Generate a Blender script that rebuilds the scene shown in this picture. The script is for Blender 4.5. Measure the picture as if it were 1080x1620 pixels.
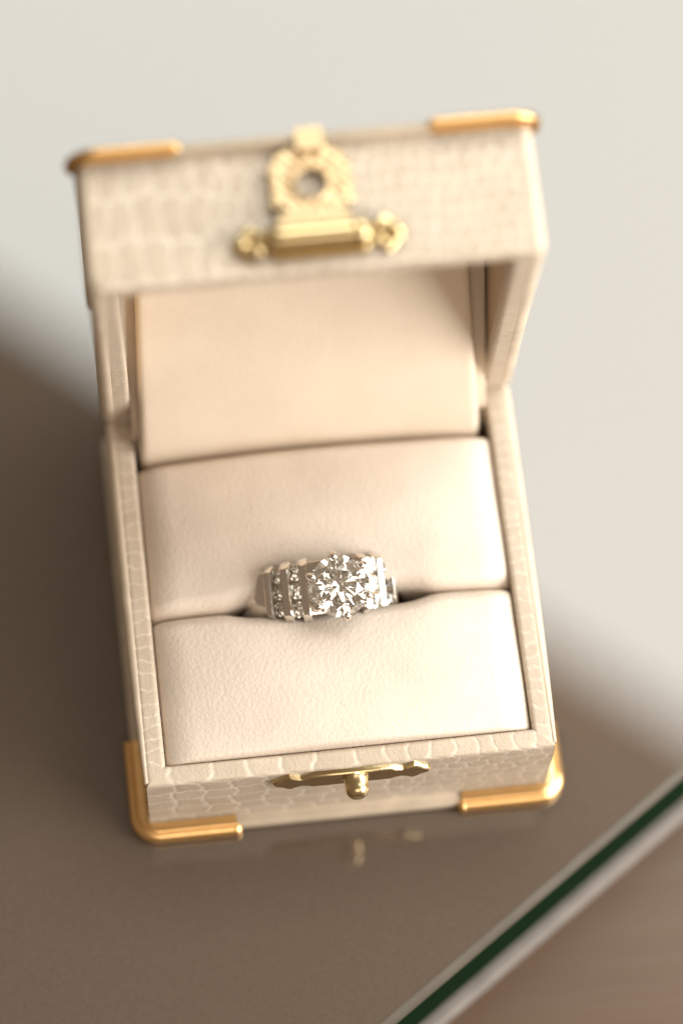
import bpy, math, random
import numpy as np
from mathutils import Matrix, Vector

R_ = math.radians
scene = bpy.context.scene
for o in list(bpy.data.objects):
    bpy.data.objects.remove(o)
COL = scene.collection
MM = 0.001                       # everything below is written in millimetres
rng = np.random.RandomState(7)

# ------------------------------------------------------------------ camera
cam = bpy.data.cameras.new('camera')
cam_ob = bpy.data.objects.new('camera', cam)
COL.objects.link(cam_ob)
cam_ob.location = Vector((-24.512, -123.751, 404.725)) * MM
cam_ob.rotation_euler = (0.389306, -0.02327, -0.113843)
cam.sensor_fit = 'HORIZONTAL'
cam.sensor_width = 24.0
cam.lens = 5300.0 / 1080.0 * 24.0
cam.clip_start = 0.01
cam.clip_end = 50.0
cam.dof.use_dof = True
cam.dof.focus_distance = 0.4082
cam.dof.aperture_fstop = 5.0
cam.dof.aperture_blades = 9
scene.camera = cam_ob

# ------------------------------------------------------------------ light
world = bpy.data.worlds.new('World')
scene.world = world
world.use_nodes = True
bgn = world.node_tree.nodes['Background']
bgn.inputs[0].default_value = (1.0, 0.74, 0.52, 1)
bgn.inputs[1].default_value = 0.235

def area_light(name, pos, target, sx, sy, radiance, color, xaxis=None):
    L = bpy.data.lights.new(name, 'AREA')
    L.shape = 'RECTANGLE'
    L.size = sx * MM
    L.size_y = sy * MM
    L.energy = radiance * math.pi * sx * sy * MM * MM
    L.color = color
    o = bpy.data.objects.new(name, L)
    COL.objects.link(o)
    z = (Vector(pos) - Vector(target)).normalized()
    x = Vector(xaxis).normalized() if xaxis else Vector((0, 0, 1)).cross(z).normalized()
    x = (x - z * x.dot(z)).normalized()
    y = z.cross(x)
    m = Matrix((x, y, z)).transposed().to_4x4()
    m.translation = Vector(pos) * MM
    o.matrix_world = m
    return o

# bright window above and behind, mirrored in the glass table top
E1, E2 = Vector((-55, 322, 500)), Vector((128, 168, 500))
along = (E2 - E1).normalized()
across = Vector((-along.y, along.x, 0))
DEPTH, LEN = 430.0, 640.0
mid = (E1 + E2) * 0.5 + across * (DEPTH / 2) + along * 10
area_light('window_overhead', mid, mid - Vector((0, 0, 1)), LEN, DEPTH, 5.6, (0.955, 0.985, 0.92), xaxis=along)
# daylight from the right and a little in front
kd = Vector((0.85, -0.37, 0.37)).normalized()
kc = Vector((0, 25, 25))
area_light('window_right', kc + kd * 330, kc, 270, 250, 10.6, (1.0, 0.958, 0.89))
# added warm fill lamp behind the camera, brightens the diamond and the gilt
area_light('warm_fill', (20, -360, 430), (0, 20, 15), 360, 220, 2.6, (1.0, 0.86, 0.72))

scene.view_settings.view_transform = 'Standard'
scene.view_settings.look = 'None'
scene.view_settings.gamma = 1.0
scene.view_settings.exposure = 0.09
cy = scene.cycles
cy.max_bounces = 24
cy.diffuse_bounces = 5
cy.glossy_bounces = 8
cy.transmission_bounces = 20
cy.caustics_reflective = False
cy.caustics_refractive = False
cy.sample_clamp_indirect = 12.0
cy.use_denoising = True

# ------------------------------------------------------------------ materials
def new_mat(name):
    m = bpy.data.materials.new(name)
    m.use_nodes = True
    nt = m.node_tree
    return m, nt, nt.nodes['Principled BSDF']

def nd(nt, kind, **kw):
    n = nt.nodes.new(kind)
    for k, v in kw.items():
        if k in n.inputs:
            n.inputs[k].default_value = v
        else:
            setattr(n, k, v)
    return n

def noise(nt, scale, detail=3.0, rough=0.5, vec=None):
    n = nd(nt, 'ShaderNodeTexNoise')
    n.inputs['Scale'].default_value = scale
    n.inputs['Detail'].default_value = detail
    n.inputs['Roughness'].default_value = rough
    nt.links.new(vec if vec is not None else obj_co(nt), n.inputs['Vector'])
    return n

def obj_co(nt):
    for n in nt.nodes:
        if n.type == 'TEX_COORD':
            return n.outputs['Object']
    return nt.nodes.new('ShaderNodeTexCoord').outputs['Object']

def ramp(nt, fac, stops):
    r = nt.nodes.new('ShaderNodeValToRGB')
    els = r.color_ramp.elements
    while len(els) < len(stops):
        els.new(0.5)
    for e, (p, c) in zip(els, stops):
        e.position = p
        e.color = (*c, 1)
    nt.links.new(fac, r.inputs[0])
    return r.outputs[0]

def bump(nt, b, height, dist, strength=1.0, prev=None):
    n = nt.nodes.new('ShaderNodeBump')
    n.inputs['Strength'].default_value = strength
    n.inputs['Distance'].default_value = dist
    nt.links.new(height, n.inputs['Height'])
    if prev:
        nt.links.new(prev, n.inputs['Normal'])
    nt.links.new(n.outputs[0], b.inputs['Normal'])
    return n.outputs[0]

# embossed reptile leather: tan scales, paler joints
def mat_scales():
    m, nt, b = new_mat('ivory_scale_leather')
    a = nd(nt, 'ShaderNodeAttribute', attribute_name='joint')
    n1 = noise(nt, 260, 3)
    c1 = ramp(nt, n1.outputs[0], [(0.3, (0.49, 0.405, 0.315)), (0.7, (0.56, 0.47, 0.37))])
    mx = nd(nt, 'ShaderNodeMix', data_type='RGBA')
    nt.links.new(a.outputs['Fac'], mx.inputs['Factor'])
    nt.links.new(c1, mx.inputs['A'])
    mx.inputs['B'].default_value = (0.755, 0.668, 0.56, 1)
    nt.links.new(mx.outputs['Result'], b.inputs['Base Color'])
    n2 = noise(nt, 2600, 4, 0.6)
    bump(nt, b, n2.outputs[0], 0.00012, 0.6)
    b.inputs['Roughness'].default_value = 0.42
    b.inputs['Specular IOR Level'].default_value = 0.5
    return m

def mat_cushion(name, col1, col2, cell=0.00046, depth=0.00005):
    m, nt, b = new_mat(name)
    n1 = noise(nt, 140, 2)
    c = ramp(nt, n1.outputs[0], [(0.3, col1), (0.7, col2)])
    nt.links.new(c, b.inputs['Base Color'])
    co = obj_co(nt)
    wob = noise(nt, 900, 2)
    vm = nd(nt, 'ShaderNodeVectorMath', operation='MULTIPLY_ADD')
    nt.links.new(wob.outputs['Color'], vm.inputs[0])
    vm.inputs[1].default_value = (0.0006,) * 3
    nt.links.new(co, vm.inputs[2])
    v = nd(nt, 'ShaderNodeTexVoronoi', feature='SMOOTH_F1')
    v.inputs['Scale'].default_value = 1 / cell
    v.inputs['Smoothness'].default_value = 0.4
    nt.links.new(vm.outputs[0], v.inputs['Vector'])
    inv = nd(nt, 'ShaderNodeMath', operation='SUBTRACT')
    inv.inputs[0].default_value = 1.0
    nt.links.new(v.outputs['Distance'], inv.inputs[1])
    p = bump(nt, b, inv.outputs[0], depth, 0.75)
    n3 = noise(nt, 260, 3)
    bump(nt, b, n3.outputs[0], 0.0002, 0.2, p)
    b.inputs['Roughness'].default_value = 0.5
    b.inputs['Specular IOR Level'].default_value = 0.42
    b.inputs['Sheen Weight'].default_value = 0.08
    return m

def mat_lining():
    m, nt, b = new_mat('tan_paper_lining')
    co = obj_co(nt)
    mp = nd(nt, 'ShaderNodeMapping')
    mp.inputs['Scale'].default_value = (1, 1, 0.12)
    nt.links.new(co, mp.inputs['Vector'])
    n1 = noise(nt, 1500, 3, 0.6, mp.outputs[0])
    c = ramp(nt, n1.outputs[0], [(0.3, (0.46, 0.34, 0.22)), (0.7, (0.58, 0.45, 0.31))])
    nt.links.new(c, b.inputs['Base Color'])
    bump(nt, b, n1.outputs[0], 0.0003, 0.5)
    b.inputs['Roughness'].default_value = 0.55
    return m

def mat_metal(name, col, rough, var=0.06, engr=0.0):
    m, nt, b = new_mat(name)
    b.inputs['Metallic'].default_value = 1.0
    b.inputs['Base Color'].default_value = (*col, 1)
    n = noise(nt, 700, 4, 0.6)
    mr = nd(nt, 'ShaderNodeMapRange')
    mr.inputs['To Min'].default_value = max(0.02, rough - var)
    mr.inputs['To Max'].default_value = rough + var
    nt.links.new(n.outputs[0], mr.inputs['Value'])
    nt.links.new(mr.outputs[0], b.inputs['Roughness'])
    n2 = noise(nt, 1100, 2)
    bump(nt, b, n2.outputs[0], 0.00012 + engr, 0.25)
    return m

def mat_gem(name, rough=0.0):
    m = bpy.data.materials.new(name)
    m.use_nodes = True
    nt = m.node_tree
    nt.nodes.remove(nt.nodes['Principled BSDF'])
    g = nt.nodes.new('ShaderNodeBsdfGlass')
    g.inputs['IOR'].default_value = 2.42
    g.inputs['Roughness'].default_value = rough
    g.inputs['Color'].default_value = (0.985, 0.985, 0.975, 1)
    nt.links.new(g.outputs[0], nt.nodes['Material Output'].inputs[0])
    return m

def mat_glass_top():
    m, nt, b = new_mat('brown_backed_glass')
    n = noise(nt, 2200, 5, 0.75)
    c = ramp(nt, n.outputs[0], [(0.25, (0.088, 0.064, 0.048)), (0.5, (0.102, 0.076, 0.058)), (0.78, (0.116, 0.087, 0.066))])
    nt.links.new(c, b.inputs['Base Color'])
    b.inputs['Roughness'].default_value = 0.015
    b.inputs['IOR'].default_value = 1.92
    return m

def mat_plain(name, col, rough, ior=1.5, coat=0.0):
    m, nt, b = new_mat(name)
    n = noise(nt, 300, 3)
    lo = tuple(v * 0.9 for v in col)
    hi = tuple(min(1, v * 1.1) for v in col)
    c = ramp(nt, n.outputs[0], [(0.3, lo), (0.7, hi)])
    nt.links.new(c, b.inputs['Base Color'])
    b.inputs['Roughness'].default_value = rough
    b.inputs['IOR'].default_value = ior
    b.inputs['Coat Weight'].default_value = coat
    return m

def mat_wood():
    m, nt, b = new_mat('dark_brown_wood')
    mp = nd(nt, 'ShaderNodeMapping')
    mp.inputs['Scale'].default_value = (0.06, 1, 1)
    nt.links.new(obj_co(nt), mp.inputs['Vector'])
    n = noise(nt, 420, 5, 0.65, mp.outputs[0])
    c = ramp(nt, n.outputs[0], [(0.3, (0.098, 0.060, 0.039)), (0.7, (0.110, 0.069, 0.045))])
    nt.links.new(c, b.inputs['Base Color'])
    bump(nt, b, n.outputs[0], 0.0002, 0.3)
    b.inputs['Roughness'].default_value = 0.32
    return m

M_SCALE = mat_scales()
M_CUSH = mat_cushion('cream_cushion_leather', (0.69, 0.595, 0.505), (0.75, 0.655, 0.56))
M_LID_PAD = mat_cushion('smooth_cream_leather', (0.67, 0.565, 0.45), (0.71, 0.605, 0.485), 0.0009, 0.00002)
M_LINING = mat_lining()
M_PLATE = mat_plain('ivory_edge_leather', (0.47, 0.39, 0.295), 0.6)
M_BIND = mat_plain('ivory_binding_leather', (0.62, 0.525, 0.41), 0.45)
M_GOLD = mat_metal('polished_gold', (0.92, 0.59, 0.26), 0.30)
M_BRASS = mat_metal('pale_brass', (0.66, 0.52, 0.29), 0.25)
M_FILI = mat_metal('gilt_filigree', (0.70, 0.53, 0.32), 0.48)
M_WGOLD = mat_metal('white_gold', (0.81, 0.77, 0.72), 0.14, 0.04)
M_GEM = mat_gem('diamond')
M_GTOP = mat_glass_top()
M_GEDGE = mat_plain('dark_green_glass_edge', (0.003, 0.014, 0.005), 0.5, 1.05)
M_GCHAM = mat_plain('ground_glass_bevel', (0.085, 0.072, 0.056), 0.4, 1.25)
M_TRIM = mat_plain('pale_metal_trim', (0.20, 0.18, 0.165), 0.5, 1.25)
M_WOOD = mat_wood()
M_FLOOR = mat_plain('dark_floor', (0.20, 0.115, 0.075), 0.5)

# ------------------------------------------------------------------ mesh helpers (mm in, metres out)
def link(name, me, parent=None, mat=None, smooth=True):
    o = bpy.data.objects.new(name, me)
    COL.objects.link(o)
    if parent is not None:
        o.parent = parent
    if mat is not None and not me.materials:
        me.materials.append(mat)
    if smooth and len(me.polygons):
        me.polygons.foreach_set('use_smooth', [True] * len(me.polygons))
    return o

def mesh(name, v, f):
    me = bpy.data.meshes.new(name)
    me.from_pydata([tuple(float(c) * MM for c in p) for p in v], [], [tuple(int(i) for i in q) for q in f])
    me.validate()
    me.update()
    return me

def auto_smooth(me, deg=35):
    me.polygons.foreach_set('use_smooth', [True] * len(me.polygons))
    me.set_sharp_from_angle(angle=R_(deg))

def grid_faces(nu, nv, off=0, wrap_u=False):
    f = []
    for j in range(nv - 1):
        for i in range(nu - (0 if wrap_u else 1)):
            a = off + j * nu + i
            b = off + j * nu + (i + 1) % nu
            f.append((a, b, b + nu, a + nu))
    return f

def empty(name, loc=(0, 0, 0), rot=(0, 0, 0), parent=None):
    o = bpy.data.objects.new(name, None)
    o.empty_display_size = 0.01
    COL.objects.link(o)
    o.location = Vector(loc) * MM
    o.rotation_euler = rot
    o.parent = parent
    return o

def tag(o, label, cat, group=None):
    o['label'] = label
    o['category'] = cat
    if group:
        o['group'] = group

def loft(rings, closed=True, cap=True):
    """rings: list of equal-length point lists -> verts, faces."""
    n = len(rings[0])
    v = [p for r in rings for p in r]
    f = []
    for j in range(len(rings) - 1):
        for i in range(n if closed else n - 1):
            a = j * n + i
            b = j * n + (i + 1) % n
            f.append((a, b, b + n, a + n))
    if cap:
        f.append(tuple(range(n - 1, -1, -1)))
        k = (len(rings) - 1) * n
        f.append(tuple(range(k, k + n)))
    return v, f

def lathe(profile, axis_o, axis_d, n=32):
    """profile list of (t along axis, radius)."""
    d = Vector(axis_d).normalized()
    up = Vector((0, 0, 1)) if abs(d.z) < 0.9 else Vector((1, 0, 0))
    a = d.cross(up).normalized()
    b = d.cross(a)
    o = Vector(axis_o)
    rings = []
    for t, r in profile:
        r = max(r, 0.002)
        rings.append([o + d * t + (a * math.cos(2 * math.pi * i / n) + b * math.sin(2 * math.pi * i / n)) * r for i in range(n)])
    return loft(rings)

def tube(path, radii, n=12):
    rings = []
    P = [Vector(p) for p in path]
    prev = None
    for i, p in enumerate(P):
        t = (P[min(i + 1, len(P) - 1)] - P[max(i - 1, 0)]).normalized()
        if prev is None:
            up = Vector((0, 0, 1)) if abs(t.z) < 0.9 else Vector((1, 0, 0))
            a = t.cross(up).normalized()
        else:
            a = (prev - t * prev.dot(t)).normalized()
        prev = a
        b = t.cross(a)
        rings.append([p + (a * math.cos(2 * math.pi * k / n) + b * math.sin(2 * math.pi * k / n)) * radii[i] for k in range(n)])
    return loft(rings)

def merge(*vfs):
    V, F = [], []
    for v, f in vfs:
        o = len(V)
        V += list(v)
        F += [tuple(i + o for i in q) for q in f]
    return V, F

# ------------------------------------------------------------------ sizes (from the photograph's perspective)
W, D, H1, H2, PT = 50.0, 48.5, 16.89, 15.35, 2.0
LID_A = R_(83.8)
T = 2.55
FL = 1.5                          # plate overhang

# ------------------------------------------------------------------ embossed leather panels
def seeds_for(kind, L, S, r):
    """scale centres (x, s, wx, ws) laid out over a strip of length L and run S (from the foot of the wall to the inside)."""
    out = []
    def rows(x0, x1, s0, s1, wx, ws, hexed, jit=0.1):
        ns = max(1, round((s1 - s0) / ws))
        hs = (s1 - s0) / ns
        for j in range(ns):
            x = x0 + wx * (0.5 if (j % 2 and hexed) else r.uniform(0.0, 0.4))
            while x < x1 + wx * 0.4:
                w = wx * r.uniform(0.86, 1.16)
                out.append((x + r.uniform(-jit, jit) * wx, s0 + hs * (j + 0.5) + r.uniform(-jit, jit) * hs * 0.8, w, hs))
                x += w
    if kind == 'lid_front':
        rows(-L / 2, -11.5, -1, S - 4.6, 2.9, 5.3, False, 0.06)
        rows(-11, -5.5, -1, S - 4.6, 2.0, 3.1, True)
        rows(-5, L / 2, -1, S - 4.6, 1.85, 1.95, True, 0.16)
        rows(-L / 2, L / 2, S - 4.6, S + 0.6, 2.2, 5.0, False)
    elif kind == 'base_front':
        rows(-L / 2, 6, -1, S - 4.7, 3.7, 3.4, False, 0.07)
        rows(7, L / 2, -1, S - 4.7, 2.5, 2.3, True, 0.12)
        rows(-L / 2, 4, S - 4.7, S + 0.6, 4.3, 5.2, False, 0.08)
        rows(5, L / 2, S - 4.7, S + 0.6, 2.6, 5.2, False, 0.08)
    elif kind == 'base_side':
        rows(-L / 2, L / 2, -1, S - 4.7, 2.1, 3.4, True)
        rows(-L / 2, L / 2, S - 4.7, S + 0.6, 1.75, 5.2, False, 0.12)
    else:
        rows(-L / 2, L / 2, -1, S - 4.7, 1.5, 2.4, True)
        rows(-L / 2, L / 2, S - 4.7, S + 0.6, 1.2, 5.2, False, 0.12)
    return np.array(out)

def wrap_panel(name, L, h, kind, parent, seed, loc, rz, flip=False, res=0.22, extra=None):
    """leather wrapped up the outside of a wall, over its rim and a little down the inside, mitred at the corners."""
    r = np.random.RandomState(seed)
    rr, inner = 0.55, 2.3
    prof = []
    def add(y, z, ny, nz):
        prof.append((y, z, ny, nz))
    zl = np.arange(0, h - rr, res)
    for z in zl: add(0, z, -1, 0)
    for k in range(5):
        a = math.pi / 2 * k / 4
        add(rr - rr * math.cos(a), h - rr + rr * math.sin(a), -math.cos(a), math.sin(a))
    for y in np.arange(rr + res, T - rr, res): add(y, h, 0, 1)
    for k in range(5):
        a = math.pi / 2 * k / 4
        add(T - rr + rr * math.sin(a), h - rr + rr * math.cos(a), math.sin(a), math.cos(a))
    for z in np.arange(h - rr - res, h - inner, -res): add(T, z, 1, 0)
    prof = np.array(prof)
    s = np.concatenate([[0], np.cumsum(np.hypot(np.diff(prof[:, 0]), np.diff(prof[:, 1])))])
    nu, nv = int(L / res) + 1, len(prof)
    t = np.linspace(-1, 1, nu)
    X = t[None, :] * (L / 2 - np.clip(prof[:, 0], 0, T))[:, None]
    Sg = np.repeat(s[:, None], nu, 1)
    sd = seeds_for(kind, L, s[-1], r)
    # warp so joints are not ruler-straight
    px = (-X if flip else X) + 0.28 * np.sin(Sg * 1.1 + X * 0.45) + 0.12 * np.sin(Sg * 3.1 + X * 1.9 + 1.0)
    ps = Sg + 0.25 * np.sin(X * 0.62 + seed) + 0.12 * np.sin(X * 2.3 + Sg)
    f1 = np.full(px.shape, 1e9); f2 = f1.copy(); idx = np.zeros(px.shape, int)
    for i, (sx, ss, wx, ws) in enumerate(sd):
        d = (np.abs((px - sx) / wx) ** 3 + np.abs((ps - ss) / ws) ** 3) ** (1 / 3)
        m = d < f1
        f2 = np.where(m, f1, np.minimum(f2, d))
        idx = np.where(m, i, idx)
        f1 = np.where(m, d, f1)
    e = np.clip((f2 - f1) / (np.where(X * (-1 if flip else 1) < -9, 0.15, 0.17) if kind == 'lid_front' else 0.15), 0, 1)
    e = e * e * (3 - 2 * e)
    tone = r.uniform(-0.10, 0.14, len(sd))[idx]
    depth = -(0.13 if kind == 'lid_front' else 0.075) * (1 - e) - 0.03 * np.abs(tone) - 0.02
    fade = np.clip((L / 2 - np.abs(X) - prof[:, 0][:, None] * 0) / 1.0, 0, 1)
    v = np.empty((nv, nu, 3))
    v[..., 0] = X
    v[..., 1] = prof[:, 0][:, None] + prof[:, 2][:, None] * depth
    v[..., 2] = prof[:, 1][:, None] + prof[:, 3][:, None] * depth
    if flip:
        v[..., 0] *= -1
        v[..., 2] *= -1
    c, sn = math.cos(rz), math.sin(rz)
    vx = v[..., 0] * c - v[..., 1] * sn + loc[0]
    vy = v[..., 0] * sn + v[..., 1] * c + loc[1]
    vz = v[..., 2] + loc[2]
    V = np.stack([vx, vy, vz], -1).reshape(-1, 3) * MM
    j, i = np.meshgrid(np.arange(nv - 1), np.arange(nu - 1), indexing='ij')
    a = (j * nu + i).ravel()
    F = np.stack([a, a + 1, a + 1 + nu, a + nu], 1)
    me = bpy.data.meshes.new(name)
    me.vertices.add(len(V)); me.vertices.foreach_set('co', V.ravel())
    me.loops.add(F.size); me.loops.foreach_set('vertex_index', F.ravel().astype(np.int32))
    me.polygons.add(len(F)); me.polygons.foreach_set('loop_start', np.arange(0, F.size, 4, dtype=np.int32))
    me.update(calc_edges=True)
    at = me.attributes.new('joint', 'FLOAT', 'POINT')
    at.data.foreach_set('value', np.clip((1 - e) * 0.85 + tone, 0, 1).ravel().astype(np.float32))
    return link(name, me, parent, M_SCALE)

def rounded_outline(x0, x1, y0, y1, rc, n=8):
    pts = []
    for cx, cy_, a0 in ((x1 - rc, y1 - rc, 0), (x0 + rc, y1 - rc, 90), (x0 + rc, y0 + rc, 180), (x1 - rc, y0 + rc, 270)):
        for k in range(n + 1):
            a = R_(a0 + 90 * k / n)
            pts.append((cx + rc * math.cos(a), cy_ + rc * math.sin(a)))
    return pts

def plate(name, z0, z1, yoff, parent, back=0.0):
    """board that overhangs the walls, edges rounded."""
    rings = []
    h = z1 - z0
    for t, ins in ((0.0, 0.5), (0.12, 0.15), (0.3, 0.0), (0.7, 0.0), (0.88, 0.15), (1.0, 0.5)):
        o = rounded_outline(-W / 2 - FL + ins, W / 2 + FL - ins, -FL + ins + yoff, D + FL + back - ins + yoff, 2.2 - ins)
        rings.append([(x, y, z0 + h * t) for x, y in o])
    v, f = loft(rings)
    me = mesh(name, v, f)
    auto_smooth(me, 50)
    return link(name, me, parent, M_PLATE, smooth=False)

def core_tray(name, h, yoff, parent, flip, mat, floor=1.5):
    """plain lined box body behind the leather: four walls and a floor."""
    e = 0.3
    def ring(ins, z):
        z = -z if flip else z
        return [(x, y + yoff, z + (0 if not flip else h)) for x, y in
                ((-W / 2 + ins, ins), (W / 2 - ins, ins), (W / 2 - ins, D - ins), (-W / 2 + ins, D - ins))]
    rs = [ring(e, 0), ring(e, h - e), ring(T - e * 0.6, h - e), ring(T - e * 0.6, floor)]
    v, f = loft(rs)
    me = mesh(name, v, f)
    return link(name, me, parent, mat, smooth=False)

def protector(name, cx, cy_, sx, sy, parent, zmap, yoff, leg=13.0, leg_y=13.0):
    """gilt corner guard clipped round the overhanging plate: flat wing on top, bead round the edge."""
    prof = [(0.02, 2.02), (0.04, 2.26), (0.5, 2.30), (1.15, 2.28), (1.38, 2.16), (1.46, 2.06), (1.54, 2.12), (1.7, 2.14)]
    for k in range(13):
        a = R_(78 - 160 * k / 12)
        prof.append((1.35 + 1.12 * math.cos(a), 1.03 + 1.10 * math.sin(a)))
    prof += [(0.9, -0.05), (0.0, -0.05)]
    rc = 1.3
    path = []                    # (base point fn of o)
    for s in np.linspace(leg, rc, 12): path.append(('x', s))
    for k in range(1, 12): path.append(('a', R_(90 * k / 12)))
    for s in np.linspace(rc, leg_y, 12): path.append(('y', s))
    rings = []
    n = len(path)
    for i, (k, s) in enumerate(path):
        ring = []
        # swell at each free end: a little rolled stop
        end = min(i, n - 1 - i)
        for (o, z) in prof:
            if k == 'x': x, y = s, -o
            elif k == 'y': x, y = -o, s
            else:
                x = rc - (rc + o) * math.sin(s)
                y = rc - (rc + o) * math.cos(s)
            ring.append((cx + sx * x, cy_ + sy * y + yoff, zmap(z)))
        rings.append(ring)
    v, f = loft(rings)
    bk = 1.0 if leg_y > 5 else 0.6
    bx, by = (cx + sx * (leg - 0.1), cy_ - sy * 1.45 + yoff)
    ball = lathe([(-0.75, .02), (-0.65, 0.6 * bk), (-0.35, 1.0 * bk), (0, 1.13 * bk), (0.35, 1.0 * bk), (0.65, 0.6 * bk), (0.75, .02)], (bx, by, zmap(1.05)), (1, 0, 0), 20)
    me = mesh(name, *merge((v, f), ball))
    auto_smooth(me, 60)
    return link(name, me, parent, M_GOLD, smooth=False)

ring_box = empty('ring_box')
tag(ring_box, 'open ivory reptile leather ring box with gold corner guards on glass table', 'ring box')

# ---- lower half
base = core_tray('base_tray', H1 - PT, 0, ring_box, False, M_LINING)
base.location = (0, 0, PT * MM)
def bpanel(L, kind, seed, loc, rz):
    return wrap_panel('leather_panel', L, H1 - PT, kind, base, seed, loc, rz)
bpanel(W, 'base_front', 11, (0, 0, 0), 0)
bpanel(D, 'base_side', 12, (W / 2, D / 2, 0), R_(90))
bpanel(W, 'base_side', 13, (0, D, 0), R_(180))
bpanel(D, 'base_side', 14, (-W / 2, D / 2, 0), R_(-90))
plate('base_plate', -PT, 0.0, 0, base, 4.0)
for (cx, cy_, sx, sy) in ((-W / 2, 0, 1, 1), (W / 2, 0, -1, 1)):
    protector('corner_guard', cx, cy_, sx, sy, base, lambda z: z - PT, 0, leg=10.8, leg_y=11.0 if sx > 0 else 8.0)

def ornate_outline(hl, hh, n=10):
    """symmetric escutcheon outline in (x, z): flat middle, necks, lobes, pointed ends."""
    key = [(0, hh), (0.50 * hl, hh), (0.57 * hl, hh * 0.72), (0.65 * hl, hh * 0.58), (0.72 * hl, hh * 0.74), (0.79 * hl, hh * 1.10),
           (0.84 * hl, hh * 0.95), (0.90 * hl, hh * 0.55), (0.96 * hl, hh * 0.36), (1.0 * hl, hh * 0.14)]
    top = [(x, z) for x, z in key]
    right = top + [(x, -z) for x, z in reversed(top)]
    left = [(-x, z) for x, z in right[1:-1]]
    return right + list(reversed(left))

def extrude_y(outline, y0, y1, bev=0.25, cz=0.0, cx=0.0):
    """outline (x,z) -> solid between y0 (back) and y1 (front), bevelled front edge."""
    rings = []
    sgn = 1 if y1 > y0 else -1
    for y, k in ((y0, 0), (y1 - sgn * bev, 0), (y1 - sgn * bev * 0.4, 0.45), (y1, 1.0)):
        ring = []
        for x, z in outline:
            l = math.hypot(x, z * 2.5) + 1e-6
            ring.append((cx + x - k * bev * x / l * 0.8, y, cz + z * (1 - k * bev * 0.45 / max(0.4, 1.6))))
        rings.append(ring)
    return loft(rings)

zc = 14.6 - PT
v, f = extrude_y(ornate_outline(9.7, 1.95), 0.3, -0.65, 0.3, zc - 0.3)
me = mesh('catch_plate', v, f); auto_smooth(me, 40)
link('catch_plate', me, base, M_BRASS, smooth=False)
v, f = lathe([(-0.3, 1.55), (0.15, 1.62), (0.3, 1.45), (1.5, 1.45), (1.95, 1.38), (2.35, 1.15), (2.65, 0.78), (2.78, 0.3), (2.8, 0.01)],
             (0.45, -0.65, zc), (0, -1, 0.0), 40)
me = mesh('catch_stud', v, f); auto_smooth(me, 50)
link('catch_stud', me, base, M_BRASS, smooth=False)

# ---- upper half, tipped back on the hinge
lid = core_tray('lid', H2, -D, ring_box, True, M_LINING)
lid.location = (0, D * MM, H1 * MM)
lid.rotation_euler = (-LID_A, 0, 0)
# core_tray(flip) puts its open side at z = 0
def lpanel(L, kind, seed, loc, rz):
    return wrap_panel('leather_panel', L, H2, kind, lid, seed, loc, rz, flip=True)
lpanel(W, 'lid_front', 21, (0, -D, H2), 0)
lpanel(D, 'lid_side', 22, (W / 2, -D / 2, H2), R_(90))
lpanel(W, 'lid_side', 23, (0, 0, H2), R_(180))
lpanel(D, 'lid_side', 24, (-W / 2, -D / 2, H2), R_(-90))
plate('lid_plate', H2, H2 + 1.15, -D, lid)
for (cx, cy_, sx, sy) in ((-W / 2, 0, 1, 1), (W / 2, 0, -1, 1)):
    protector('corner_guard', cx, cy_, sx, sy, lid, lambda z: H2 + 1.25 - z * 0.6, -D, leg=10.2, leg_y=2.6)

# rounded leather binding along the side edges of both halves
def binding(name, parent, sx, rad, pts, radii=None):
    v, f = tube([(sx * (W / 2 - 0.05), y, z) for y, z in pts], radii or [rad] * len(pts), 20)
    me = mesh(name, v, f)
    auto_smooth(me, 60)
    return link(name, me, parent, M_BIND, smooth=False)
def corner_path(y0, z0, y1, z1, r, top):
    # up (or down) the front edge, round the corner, back along the rim
    p = [(y0, top)]
    sg = 1 if z0 > top else -1
    for k in range(7):
        a = R_(90 * k / 6)
        p.append((y0 + r - r * math.cos(a), z0 - sg * (r - r * math.sin(a))))
    p.append((y1, z1))
    return p
for sx in (-1, 1):
    binding('edge_binding', lid, sx, 1.25, corner_path(-D + 1.25, 1.2, 0.0, 1.2, 0.6, H2 - 0.1))
    ys = [0.5, 3, 6, 10, 16, 24, 34, D]
    rs = [0.25, 0.36, 0.48, 0.6, 0.72, 0.8, 0.85, 0.85]
    binding('edge_binding', base, sx, 0.85, [(y, H1 - PT - q - 0.05) for y, q in zip(ys, rs)], rs)

# latch on the lid front: escutcheon, barrel with balls, folded-back pierced hasp
YF = -D
zb = 3.75
v, f = extrude_y(ornate_outline(10.0, 2.15), YF + 0.3, YF - 0.75, 0.35, zb, 0.35)
me = mesh('latch_plate', v, f); auto_smooth(me, 40)
link('latch_plate', me, lid, M_BRASS, smooth=False)
prof = [(-6.1, 0.2), (-6.0, 1.0), (-5.7, 1.35), (-4.2, 1.35), (-4.15, 1.2), (-4.0, 1.2), (-3.95, 1.35), (3.95, 1.35), (4.0, 1.2), (4.15, 1.2), (4.2, 1.5),
        (4.7, 1.62), (5.4, 1.5), (5.8, 1.0), (5.95, 0.2)]
barrel = lathe(prof, (0.35, YF - 1.7, zb), (1, 0, 0), 32)
def ball_at(x, y, z, r):
    return lathe([(r * math.sin(R_(a)), r * math.cos(R_(a))) for a in range(-90, 91, 15)], (x, y, z), (1, 0, 0), 20)
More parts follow.
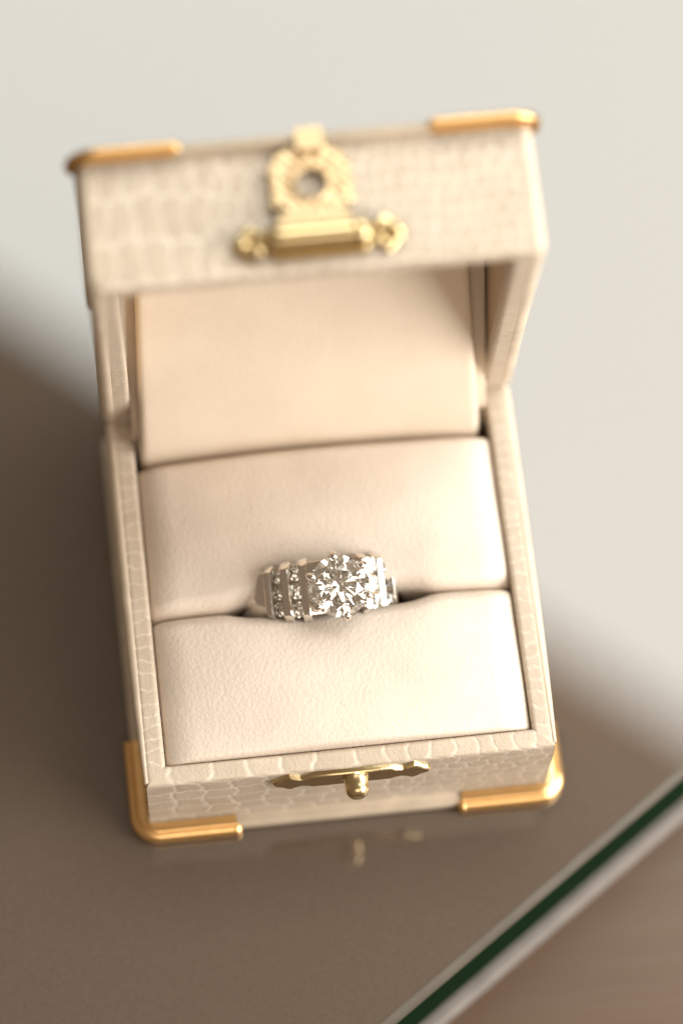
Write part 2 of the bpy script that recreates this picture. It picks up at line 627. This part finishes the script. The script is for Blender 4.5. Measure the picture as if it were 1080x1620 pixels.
me = mesh('latch_barrel', *merge(barrel, ball_at(9.1, YF - 1.35, zb, 1.0), ball_at(-8.4, YF - 1.25, zb, 0.9), ball_at(7.3, YF - 0.9, zb + 0.9, 0.75), ball_at(7.3, YF - 0.9, zb - 0.9, 0.75),
                                 ball_at(-6.7, YF - 0.9, zb + 0.9, 0.75), ball_at(-6.7, YF - 0.9, zb - 0.9, 0.75)))
auto_smooth(me, 50)
link('latch_barrel', me, lid, M_BRASS, smooth=False)

# pierced hasp: polar grid round the hole, relief of petals and beads
def hasp_mesh():
    cx, cz = 0.15, 10.35
    n, m = 144, 30
    r_in = 1.7
    verts = []
    def r_out(a):
        # squarish rosette with scalloped edge and a neck towards the barrel
        c, s = math.cos(a), math.sin(a)
        r = 4.75 / (abs(c) ** 5 + abs(s) ** 5) ** 0.2
        r = min(r, 5.3) + 0.18 * math.cos(a * 16)
        if s < -0.55:
            lim = 2.9 / max(abs(c), 1e-3)
            r = min(max(r, 5.2 / abs(s)), max(lim, 4.5))
        if s > 0:
            r = min(r, 4.9 / max(s, 1e-3))
        return r
    for j in range(m):
        t = j / (m - 1)
        for i in range(n):
            a = 2 * math.pi * i / n
            r = r_in + (r_out(a) - r_in) * t
            x, z = cx + r * math.cos(a), cz + r * math.sin(a)
            hgt = 0.35 * math.exp(-((r - 2.0) / 0.3) ** 2)
            hgt += 0.16 * math.cos(a * 12 + r * 1.5) * math.exp(-((r - 3.0) / 0.6) ** 2)
            hgt += 0.22 * max(0, math.cos(a * 16)) ** 2 * math.exp(-((r - 4.2) / 0.4) ** 2)
            hgt += 0.10 * math.sin(x * 5.1 + 1.3) * math.sin(z * 4.7)
            edge = min(t, 1 - t) * m
            hgt -= 0.25 * max(0, 1 - edge / 2)
            verts.append((x, YF - 1.1 - hgt * 0.8 + 0.06 * (z - cz), z))
    # back
    k = len(verts)
    for j in (m - 1, 0):
        for i in range(n):
            p = verts[j * n + i]
            verts.append((p[0], p[1] + 0.4, p[2]))
    faces = grid_faces(n, m, wrap_u=True)
    def strip(a0, b0):
        for i in range(n):
            i2 = (i + 1) % n
            faces.append((a0 + i, a0 + i2, b0 + i2, b0 + i))
    strip((m - 1) * n, k)
    strip(k, k + n)
    strip(k + n, 0)
    return verts, faces
def box_vf(x0, x1, y0, y1, z0, z1, b=0.15):
    o = rounded_outline(x0, x1, z0, z1, min(0.5, (x1 - x0) / 3, (z1 - z0) / 3), 4)
    return loft([[(x + (cx_ * b if False else 0), y, z) for x, z in o] for y, cx_ in ((y0, 0), (y1, 0))])
tab = box_vf(-1.15, 2.05, YF - 1.1, YF - 1.8, 14.2, 16.9)
neck = box_vf(-4.0, 4.1, YF - 2.1, YF - 1.5, 3.6, 6.6)
me = mesh('hasp', *merge(hasp_mesh(), tab, neck)); auto_smooth(me, 45)
link('hasp', me, lid, M_FILI, smooth=False)

# hinge pin along the back
v, f = lathe([(-25.2, 0.3), (-25.0, 0.75), (25.0, 0.75), (25.2, 0.3)], (0, D + 0.5, H1 - 0.2), (1, 0, 0), 16)
me = mesh('hinge', v, f); auto_smooth(me, 40)
link('hinge', me, ring_box, M_PLATE, smooth=False)

# ---- padded lining board leaning inside the lid
def lining_board():
    nu, nv = 50, 60
    key = [(42.15, 10.5), (42.25, 15.5), (43.9, 19.0), (48.5, 27.0), (53.6, 36.5), (56.0, 42.5), (57.2, 46.0)]
    ky = np.array([k[0] for k in key]); kz = np.array([k[1] for k in key])
    s = np.concatenate([[0], np.cumsum(np.hypot(np.diff(ky), np.diff(kz)))])
    ss = np.linspace(0, s[-1], nv)
    yy = np.interp(ss, s, ky); zz = np.interp(ss, s, kz)
    for _ in range(60):
        yy[1:-1] = (yy[:-2] + yy[1:-1] * 2 + yy[2:]) / 4
        zz[1:-1] = (zz[:-2] + zz[1:-1] * 2 + zz[2:]) / 4
    v = []
    hw = 21.5
    for j in range(nv):
        ty, tz = yy[min(j + 1, nv - 1)] - yy[max(j - 1, 0)], zz[min(j + 1, nv - 1)] - zz[max(j - 1, 0)]
        l = math.hypot(ty, tz); ny, nz = -tz / l, ty / l
        ve = min(ss[j], ss[-1] - ss[j])
        for i in range(nu):
            u = -1 + 2 * i / (nu - 1)
            u = math.copysign(1 - (1 - abs(u)) ** 1.5, u) if abs(u) > 0 else 0
            hwj = hw - 1.4 * max(0.0, (zz[j] - 17) / 29)
            x = u * hwj
            e = min(hwj - abs(x), ve)
            r = 0.8
            drop = r - math.sqrt(max(0, r * r - (r - min(e, r)) ** 2))
            pu = 0.4 * (1 - u * u) * math.sin(math.pi * j / (nv - 1)) + 0.02 * math.sin(x * 0.35 + j * 0.07)
            off = pu - drop
            v.append((x - 0.25, yy[j] + ny * off, zz[j] + nz * off))
    f = grid_faces(nu, nv)
    # closed back
    k = len(v)
    bnd = [i for i in range(nu)] + [j * nu + nu - 1 for j in range(1, nv)] + [(nv - 1) * nu + i for i in range(nu - 2, -1, -1)] + [j * nu for j in range(nv - 2, 0, -1)]
    for b in bnd:
        v.append((v[b][0], v[b][1] + 1.5, v[b][2] - 0.6))
    nb = len(bnd)
    for i in range(nb):
        f.append((bnd[i], k + i, k + (i + 1) % nb, bnd[(i + 1) % nb]))
    f.append(tuple(k + i for i in range(nb)))
    # wider backing sheet behind the pad
    k2 = len(v)
    for j in range(nv):
        for x in (-22.44, 22.44):
            v.append((x, yy[j] + 2.8, zz[j] - 1.1))
    for j in range(nv - 1):
        f.append((k2 + 2 * j, k2 + 2 * j + 1, k2 + 2 * j + 3, k2 + 2 * j + 2))
    return v, f
me = mesh('lining_board', *lining_board())
auto_smooth(me, 60)
link('lining_board', me, ring_box, M_LID_PAD, smooth=False)

# ---- the two pads that grip the ring
SLOT_Y = 21.7
def slot_gap(x):
    q = abs(x + 0.4)
    return 0.06 + 0.75 * math.exp(-(q / 11.9) ** 10) + 0.25 * math.exp(-(q / 13.8) ** 6)
def pad(front):
    nu, nv = 160, 110
    X0, X1 = -22.43, 22.43
    v = []
    for j in range(nv):
        for i in range(nu):
            u = i / (nu - 1); w = j / (nv - 1)
            # crowd samples to the edges
            u = 0.5 - 0.5 * math.cos(math.pi * u) if True else u
            w = 0.5 - 0.5 * math.cos(math.pi * w)
            x = X0 + (X1 - X0) * u
            if front:
                ya, yb = 2.65, SLOT_Y - slot_gap(x)
            else:
                ya, yb = SLOT_Y + slot_gap(x), 42.0
            y = ya + (yb - ya) * w
            es = min(x - X0, X1 - x)
            e_slot = (yb - y) if front else (y - ya)
            e_out = (y - ya) if front else (yb - y)
            def roll(e, r):
                e = min(max(e, 0), r)
                return r - math.sqrt(max(0.0, r * r - (r - e) ** 2))
            z = H1 + 0.0
            crown = 2.3 * (1 - (abs(x) / 24.0) ** 2.4)
            if front:
                z += crown * (0.35 + 0.65 * math.sin(math.pi * min(1, (w * 0.72 + 0.1))))
            else:
                z += crown * (0.30 + 0.70 * math.sin(math.pi * min(1, (0.86 - w * 0.62))))
            z -= 0.42 * roll(es, 4.0) + 0.55 * roll(es, 0.7)
            z -= roll(e_slot, 2.1) * 1.25
            z -= 1.0 * roll(e_out, 0.6 if front else 1.3)
            # leather stretched by the ring
            q = math.exp(-((x + 0.4) / 11.5) ** 4)
            z -= 0.35 * q * math.exp(-e_slot / 4.0)
            z += 0.12 * math.sin(x * 0.55 + 1.1) * math.exp(-e_slot / 3.0) + 0.10 * math.sin(x * 0.23 + y * 0.35)
            v.append((x, y, z))
    f = grid_faces(nu, nv)
    k = len(v)
    bnd = [i for i in range(nu)] + [j * nu + nu - 1 for j in range(1, nv)] + [(nv - 1) * nu + i for i in range(nu - 2, -1, -1)] + [j * nu for j in range(nv - 2, 0, -1)]
    for b in bnd:
        v.append((v[b][0], v[b][1], PT + 1.7))
    nb = len(bnd)
    for i in range(nb):
        f.append((bnd[i], k + i, k + (i + 1) % nb, bnd[(i + 1) % nb]))
    return v, f
for front in (True, False):
    me = mesh('cushion', *pad(front))
    auto_smooth(me, 70)
    link('cushion', me, ring_box, M_CUSH, smooth=False)

# ------------------------------------------------------------------ the ring
STONE = Vector((0.75, 21.2, 22.9))
ring = empty('diamond_ring')
tag(ring, 'white gold diamond ring with round centre stone held in the cream cushion slot', 'ring')
to_cam = (Vector((-24.512, -123.751, 404.725)) - STONE).normalized()
zg = 14.5                                     # girdle height above the finger-hole centre
# stone axis: close to the view, rolled a little to the right
zax = (to_cam + Vector((0.20, 0.02, 0))).normalized()
xax = Vector((1, 0.012, 0))
xax = (xax - zax * xax.dot(zax)).normalized()
yax = zax.cross(xax)
mr = Matrix((xax, yax, zax)).transposed().to_4x4()
mr = mr @ Matrix.Scale(1.03, 4)
mr.translation = (STONE - zax * zg * 1.03) * MM
ring.matrix_world = mr

def brilliant(Rr, facet_up=True, girdle=0.03):
    c, d, rt, rs, rl = 0.335, 0.86, 0.56, 0.762, 0.24
    v, f = [], []
    def P(r, deg, z):
        v.append((r * math.cos(R_(deg)) * Rr, r * math.sin(R_(deg)) * Rr, z * Rr))
        return len(v) - 1
    g = girdle / 2
    Tb = [P(rt, 45 * k, c + g) for k in range(8)]
    rho = rs * math.cos(R_(22.5))
    Sc = [P(rs, 45 * k + 22.5, g + c * (1 - rho) / (1 - rt)) for k in range(8)]
    Gu = [P(1, 22.5 * k, g) for k in range(16)]
    Gl = [P(1, 22.5 * k, -g) for k in range(16)]
    rho2 = rl * math.cos(R_(22.5))
    Lc = [P(rl, 45 * k + 22.5, -g - d * (1 - rho2)) for k in range(8)]
    cu = P(0, 0, -g - d)
    f.append(tuple(Tb))
    for k in range(8):
        k1 = (k + 1) % 8
        f.append((Tb[k], Sc[k - 1], Gu[2 * k], Sc[k]))
        f.append((Tb[k], Sc[k], Tb[k1]))
        f.append((Sc[k], Gu[2 * k], Gu[2 * k + 1]))
        f.append((Sc[k], Gu[2 * k + 1], Gu[(2 * k + 2) % 16]))
        f.append((cu, Lc[k], Gl[2 * k], Lc[k - 1]))
        f.append((Lc[k], Gl[2 * k + 1], Gl[2 * k]))
        f.append((Lc[k], Gl[(2 * k + 2) % 16], Gl[2 * k + 1]))
    for k in range(16):
        k1 = (k + 1) % 16
        f.append((Gu[k], Gl[k], Gl[k1], Gu[k1]))
    return v, f

gem_big = mesh('centre_stone', *brilliant(3.68))
o = link('centre_stone', gem_big, ring, M_GEM, smooth=False)
o.location = (0, 0, zg * MM)
o.rotation_euler = (0, -0.11, R_(9))

def half_width(phi):
    a = abs(phi)
    if a < 40: return 3.55 - 0.50 * (a / 40)
    return max(1.7, 3.05 - (a - 40) / 140 * 2.2)
def shank():
    rings = []
    n = 20
    for k in range(360):
        phi = -180 + k
        a = abs(phi)
        hw = half_width(phi)
        if a < 40.5: ro = 10.45
        elif a < 42.5: ro = 10.45 + 1.45 * (a - 40.5) / 2
        else: ro = 11.9 - 0.9 * min(1, (a - 42.5) / 90)
        ri = 9.8
        ring_ = []
        for i in range(n):
            t = 2 * math.pi * i / n
            cy_, cz_ = math.cos(t), math.sin(t)
            y = hw * math.copysign(abs(cy_) ** (0.55 if a < 41 else 0.8), cy_)
            bow = 0.9 if a >= 41 else 0.8
            r = (ri + ro) / 2 + (ro - ri) / 2 * math.copysign(abs(cz_) ** bow, cz_)
            ring_.append((r * math.sin(R_(phi)), y, r * math.cos(R_(phi))))
        rings.append(ring_)
    rings.append(rings[0])
    return loft(rings, cap=False)
me = mesh('shank', *shank()); auto_smooth(me, 40)
link('shank', me, ring, M_WGOLD, smooth=False)

def channel_bar(phi, hw, hr, wid):
    """raised bar running across the band at angle phi, its two ends turned down."""
    c, s = math.cos(R_(phi)), math.sin(R_(phi))
    rad = Vector((s, 0, c)); tan = Vector((c, 0, -s))
    pts = []
    ny = 15
    rings = []
    for j in range(ny):
        t = -1 + 2 * j / (ny - 1)
        y = hw * math.sin(t * math.pi / 2 * 0.98) / math.sin(math.pi / 2 * 0.98)
        fall = max(0.0, (abs(y) - (hw - 0.75)) / 0.75)
        top = hr - 1.25 * fall ** 1.3
        sec = [(-wid, 10.1), (-wid, top - 0.24), (-wid + 0.17, top - 0.05), (0, top), (wid - 0.17, top - 0.05), (wid, top - 0.24), (wid, 10.1)]
        rings.append([rad * r + tan * w + Vector((0, y, 0)) for w, r in sec])
    return loft(rings)
BARS = []
for sgn in (-1, 1):
    for phi, hw, hr, wid in ((17.2, 3.80, 13.0, 0.52), (27.9, 3.62, 12.75, 0.58), (39.2, 3.36, 12.4, 0.50)):
        me = mesh('channel_bar', *channel_bar(sgn * phi, hw, hr, wid)); auto_smooth(me, 38)
        link('channel_bar', me, ring, M_WGOLD, smooth=False)
for sgn in (-1, 1):
    for phi, rs, pitch, hr in ((22.6, 1.0, 2.22, 11.8), (33.6, 0.92, 2.0, 11.5)):
        gm = mesh('side_stone', *brilliant(rs, girdle=0.05))
        for k in (-1, 0, 1):
            o = link('side_stone', gm, ring, M_GEM, smooth=False)
            a = R_(sgn * phi)
            o.location = Vector((hr * math.sin(a), k * pitch, hr * math.cos(a))) * MM
            o.rotation_euler = (0, a, R_(rng.uniform(0, 45)))

def prong(deg):
    c, s = math.cos(R_(deg)), math.sin(R_(deg))
    prof = [(1.35, 10.4), (2.2, 11.6), (3.1, 13.0), (3.72, 14.0), (3.93, 14.5), (3.90, 14.85), (3.72, 15.15), (3.45, 15.28)]
    rad = [0.5, 0.48, 0.44, 0.42, 0.42, 0.44, 0.47, 0.42]
    t = tube([(c * r, s * r, z) for r, z in prof], rad, 12)
    b = lathe([(0.5 * math.sin(R_(a)), 0.5 * math.cos(R_(a))) for a in range(-90, 91, 15)], (c * 3.58, s * 3.58, 15.18), (0, 0, 1), 16)
    return merge(t, b)
for k in range(6):
    me = mesh('prong', *prong(97 + 60 * k)); auto_smooth(me, 60)
    link('prong', me, ring, M_WGOLD, smooth=False)
def hoop(rad, z, r, n=48, m=10):
    rings = []
    for i in range(n + 1):
        a = 2 * math.pi * i / n
        rings.append([((rad + r * math.cos(2 * math.pi * k / m)) * math.cos(a), (rad + r * math.cos(2 * math.pi * k / m)) * math.sin(a), z + r * math.sin(2 * math.pi * k / m)) for k in range(m)])
    return loft(rings, cap=False)
me = mesh('gallery', *hoop(2.6, 12.4, 0.35)); auto_smooth(me, 60)
link('gallery', me, ring, M_WGOLD, smooth=False)

# ------------------------------------------------------------------ the table
table = empty('table', (0, 0, -13))
tag(table, 'glossy brown glass table top with a dark green edge, under the ring box', 'table')
A0 = Vector((0.6, -27.9, 0)); A1 = Vector((42.9, 1.2, 0))
ex = (A1 - A0).normalized()
en = Vector((ex.y, -ex.x, 0))                 # outwards, towards the near right
def sweep_edge(prof, x0, x1, close=True):
    """profile (n outward, z) swept along the table edge; origin at A0."""
    rings = []
    for x in np.linspace(x0, x1, 3):
        rings.append([A0 + ex * x + en * n + Vector((0, 0, z + 13)) for n, z in prof])
    return loft(rings, closed=close)
X0, X1 = -500, 600
Z0 = -0.10
v, f = sweep_edge([(-700, Z0), (-0.02, Z0), (-0.02, Z0 - 15.5), (-700, Z0 - 15.5)], X0, X1)
me = mesh('glass_pane', v, f)
pane = link('glass_pane', me, table, M_GTOP, smooth=False)
v, f = sweep_edge([(0.0, Z0 - 0.004), (0.25, Z0 - 0.05), (1.1, Z0 - 0.75), (1.25, Z0 - 1.0), (0.0, Z0 - 1.0)], X0, X1)
me = mesh('ground_bevel', v, f); auto_smooth(me, 30)
link('ground_bevel', me, pane, M_GCHAM, smooth=False)
v, f = sweep_edge([(0.0, Z0 - 1.003), (1.25, Z0 - 1.003), (1.28, Z0 - 13.7), (0.0, Z0 - 13.7)], X0, X1)
me = mesh('polished_edge', v, f)
link('polished_edge', me, pane, M_GEDGE, smooth=False)
prof = [(0.0, Z0 - 13.703)] + [(2.0 + 1.2 * math.sin(R_(a)), Z0 - 14.8 + 1.0 * math.cos(R_(a))) for a in range(-10, 101, 10)] + [(3.1, Z0 - 16.1), (0, Z0 - 16.1)]
v, f = sweep_edge(prof, X0, X1)
me = mesh('edge_trim', v, f); auto_smooth(me, 40)
link('edge_trim', me, table, M_TRIM, smooth=False)
zt = Z0 - 16.12
prof = [(-695, zt - 0.01), (-60, zt), (60, zt), (60.4, zt - 0.4), (50, zt - 22), (-695, zt - 22)]
v, f = sweep_edge(prof, X0, X1)
me = mesh('wooden_top', v, f); auto_smooth(me, 30)
link('wooden_top', me, table, M_WOOD, smooth=False)

# floor far below the table
v = [(-2500, -2500, -620), (2500, -2500, -620), (2500, 2500, -620), (-2500, 2500, -620)]
me = mesh('floor', v, [(0, 1, 2, 3)])
fl = link('floor', me, None, M_FLOOR, smooth=False)
fl['kind'] = 'structure'
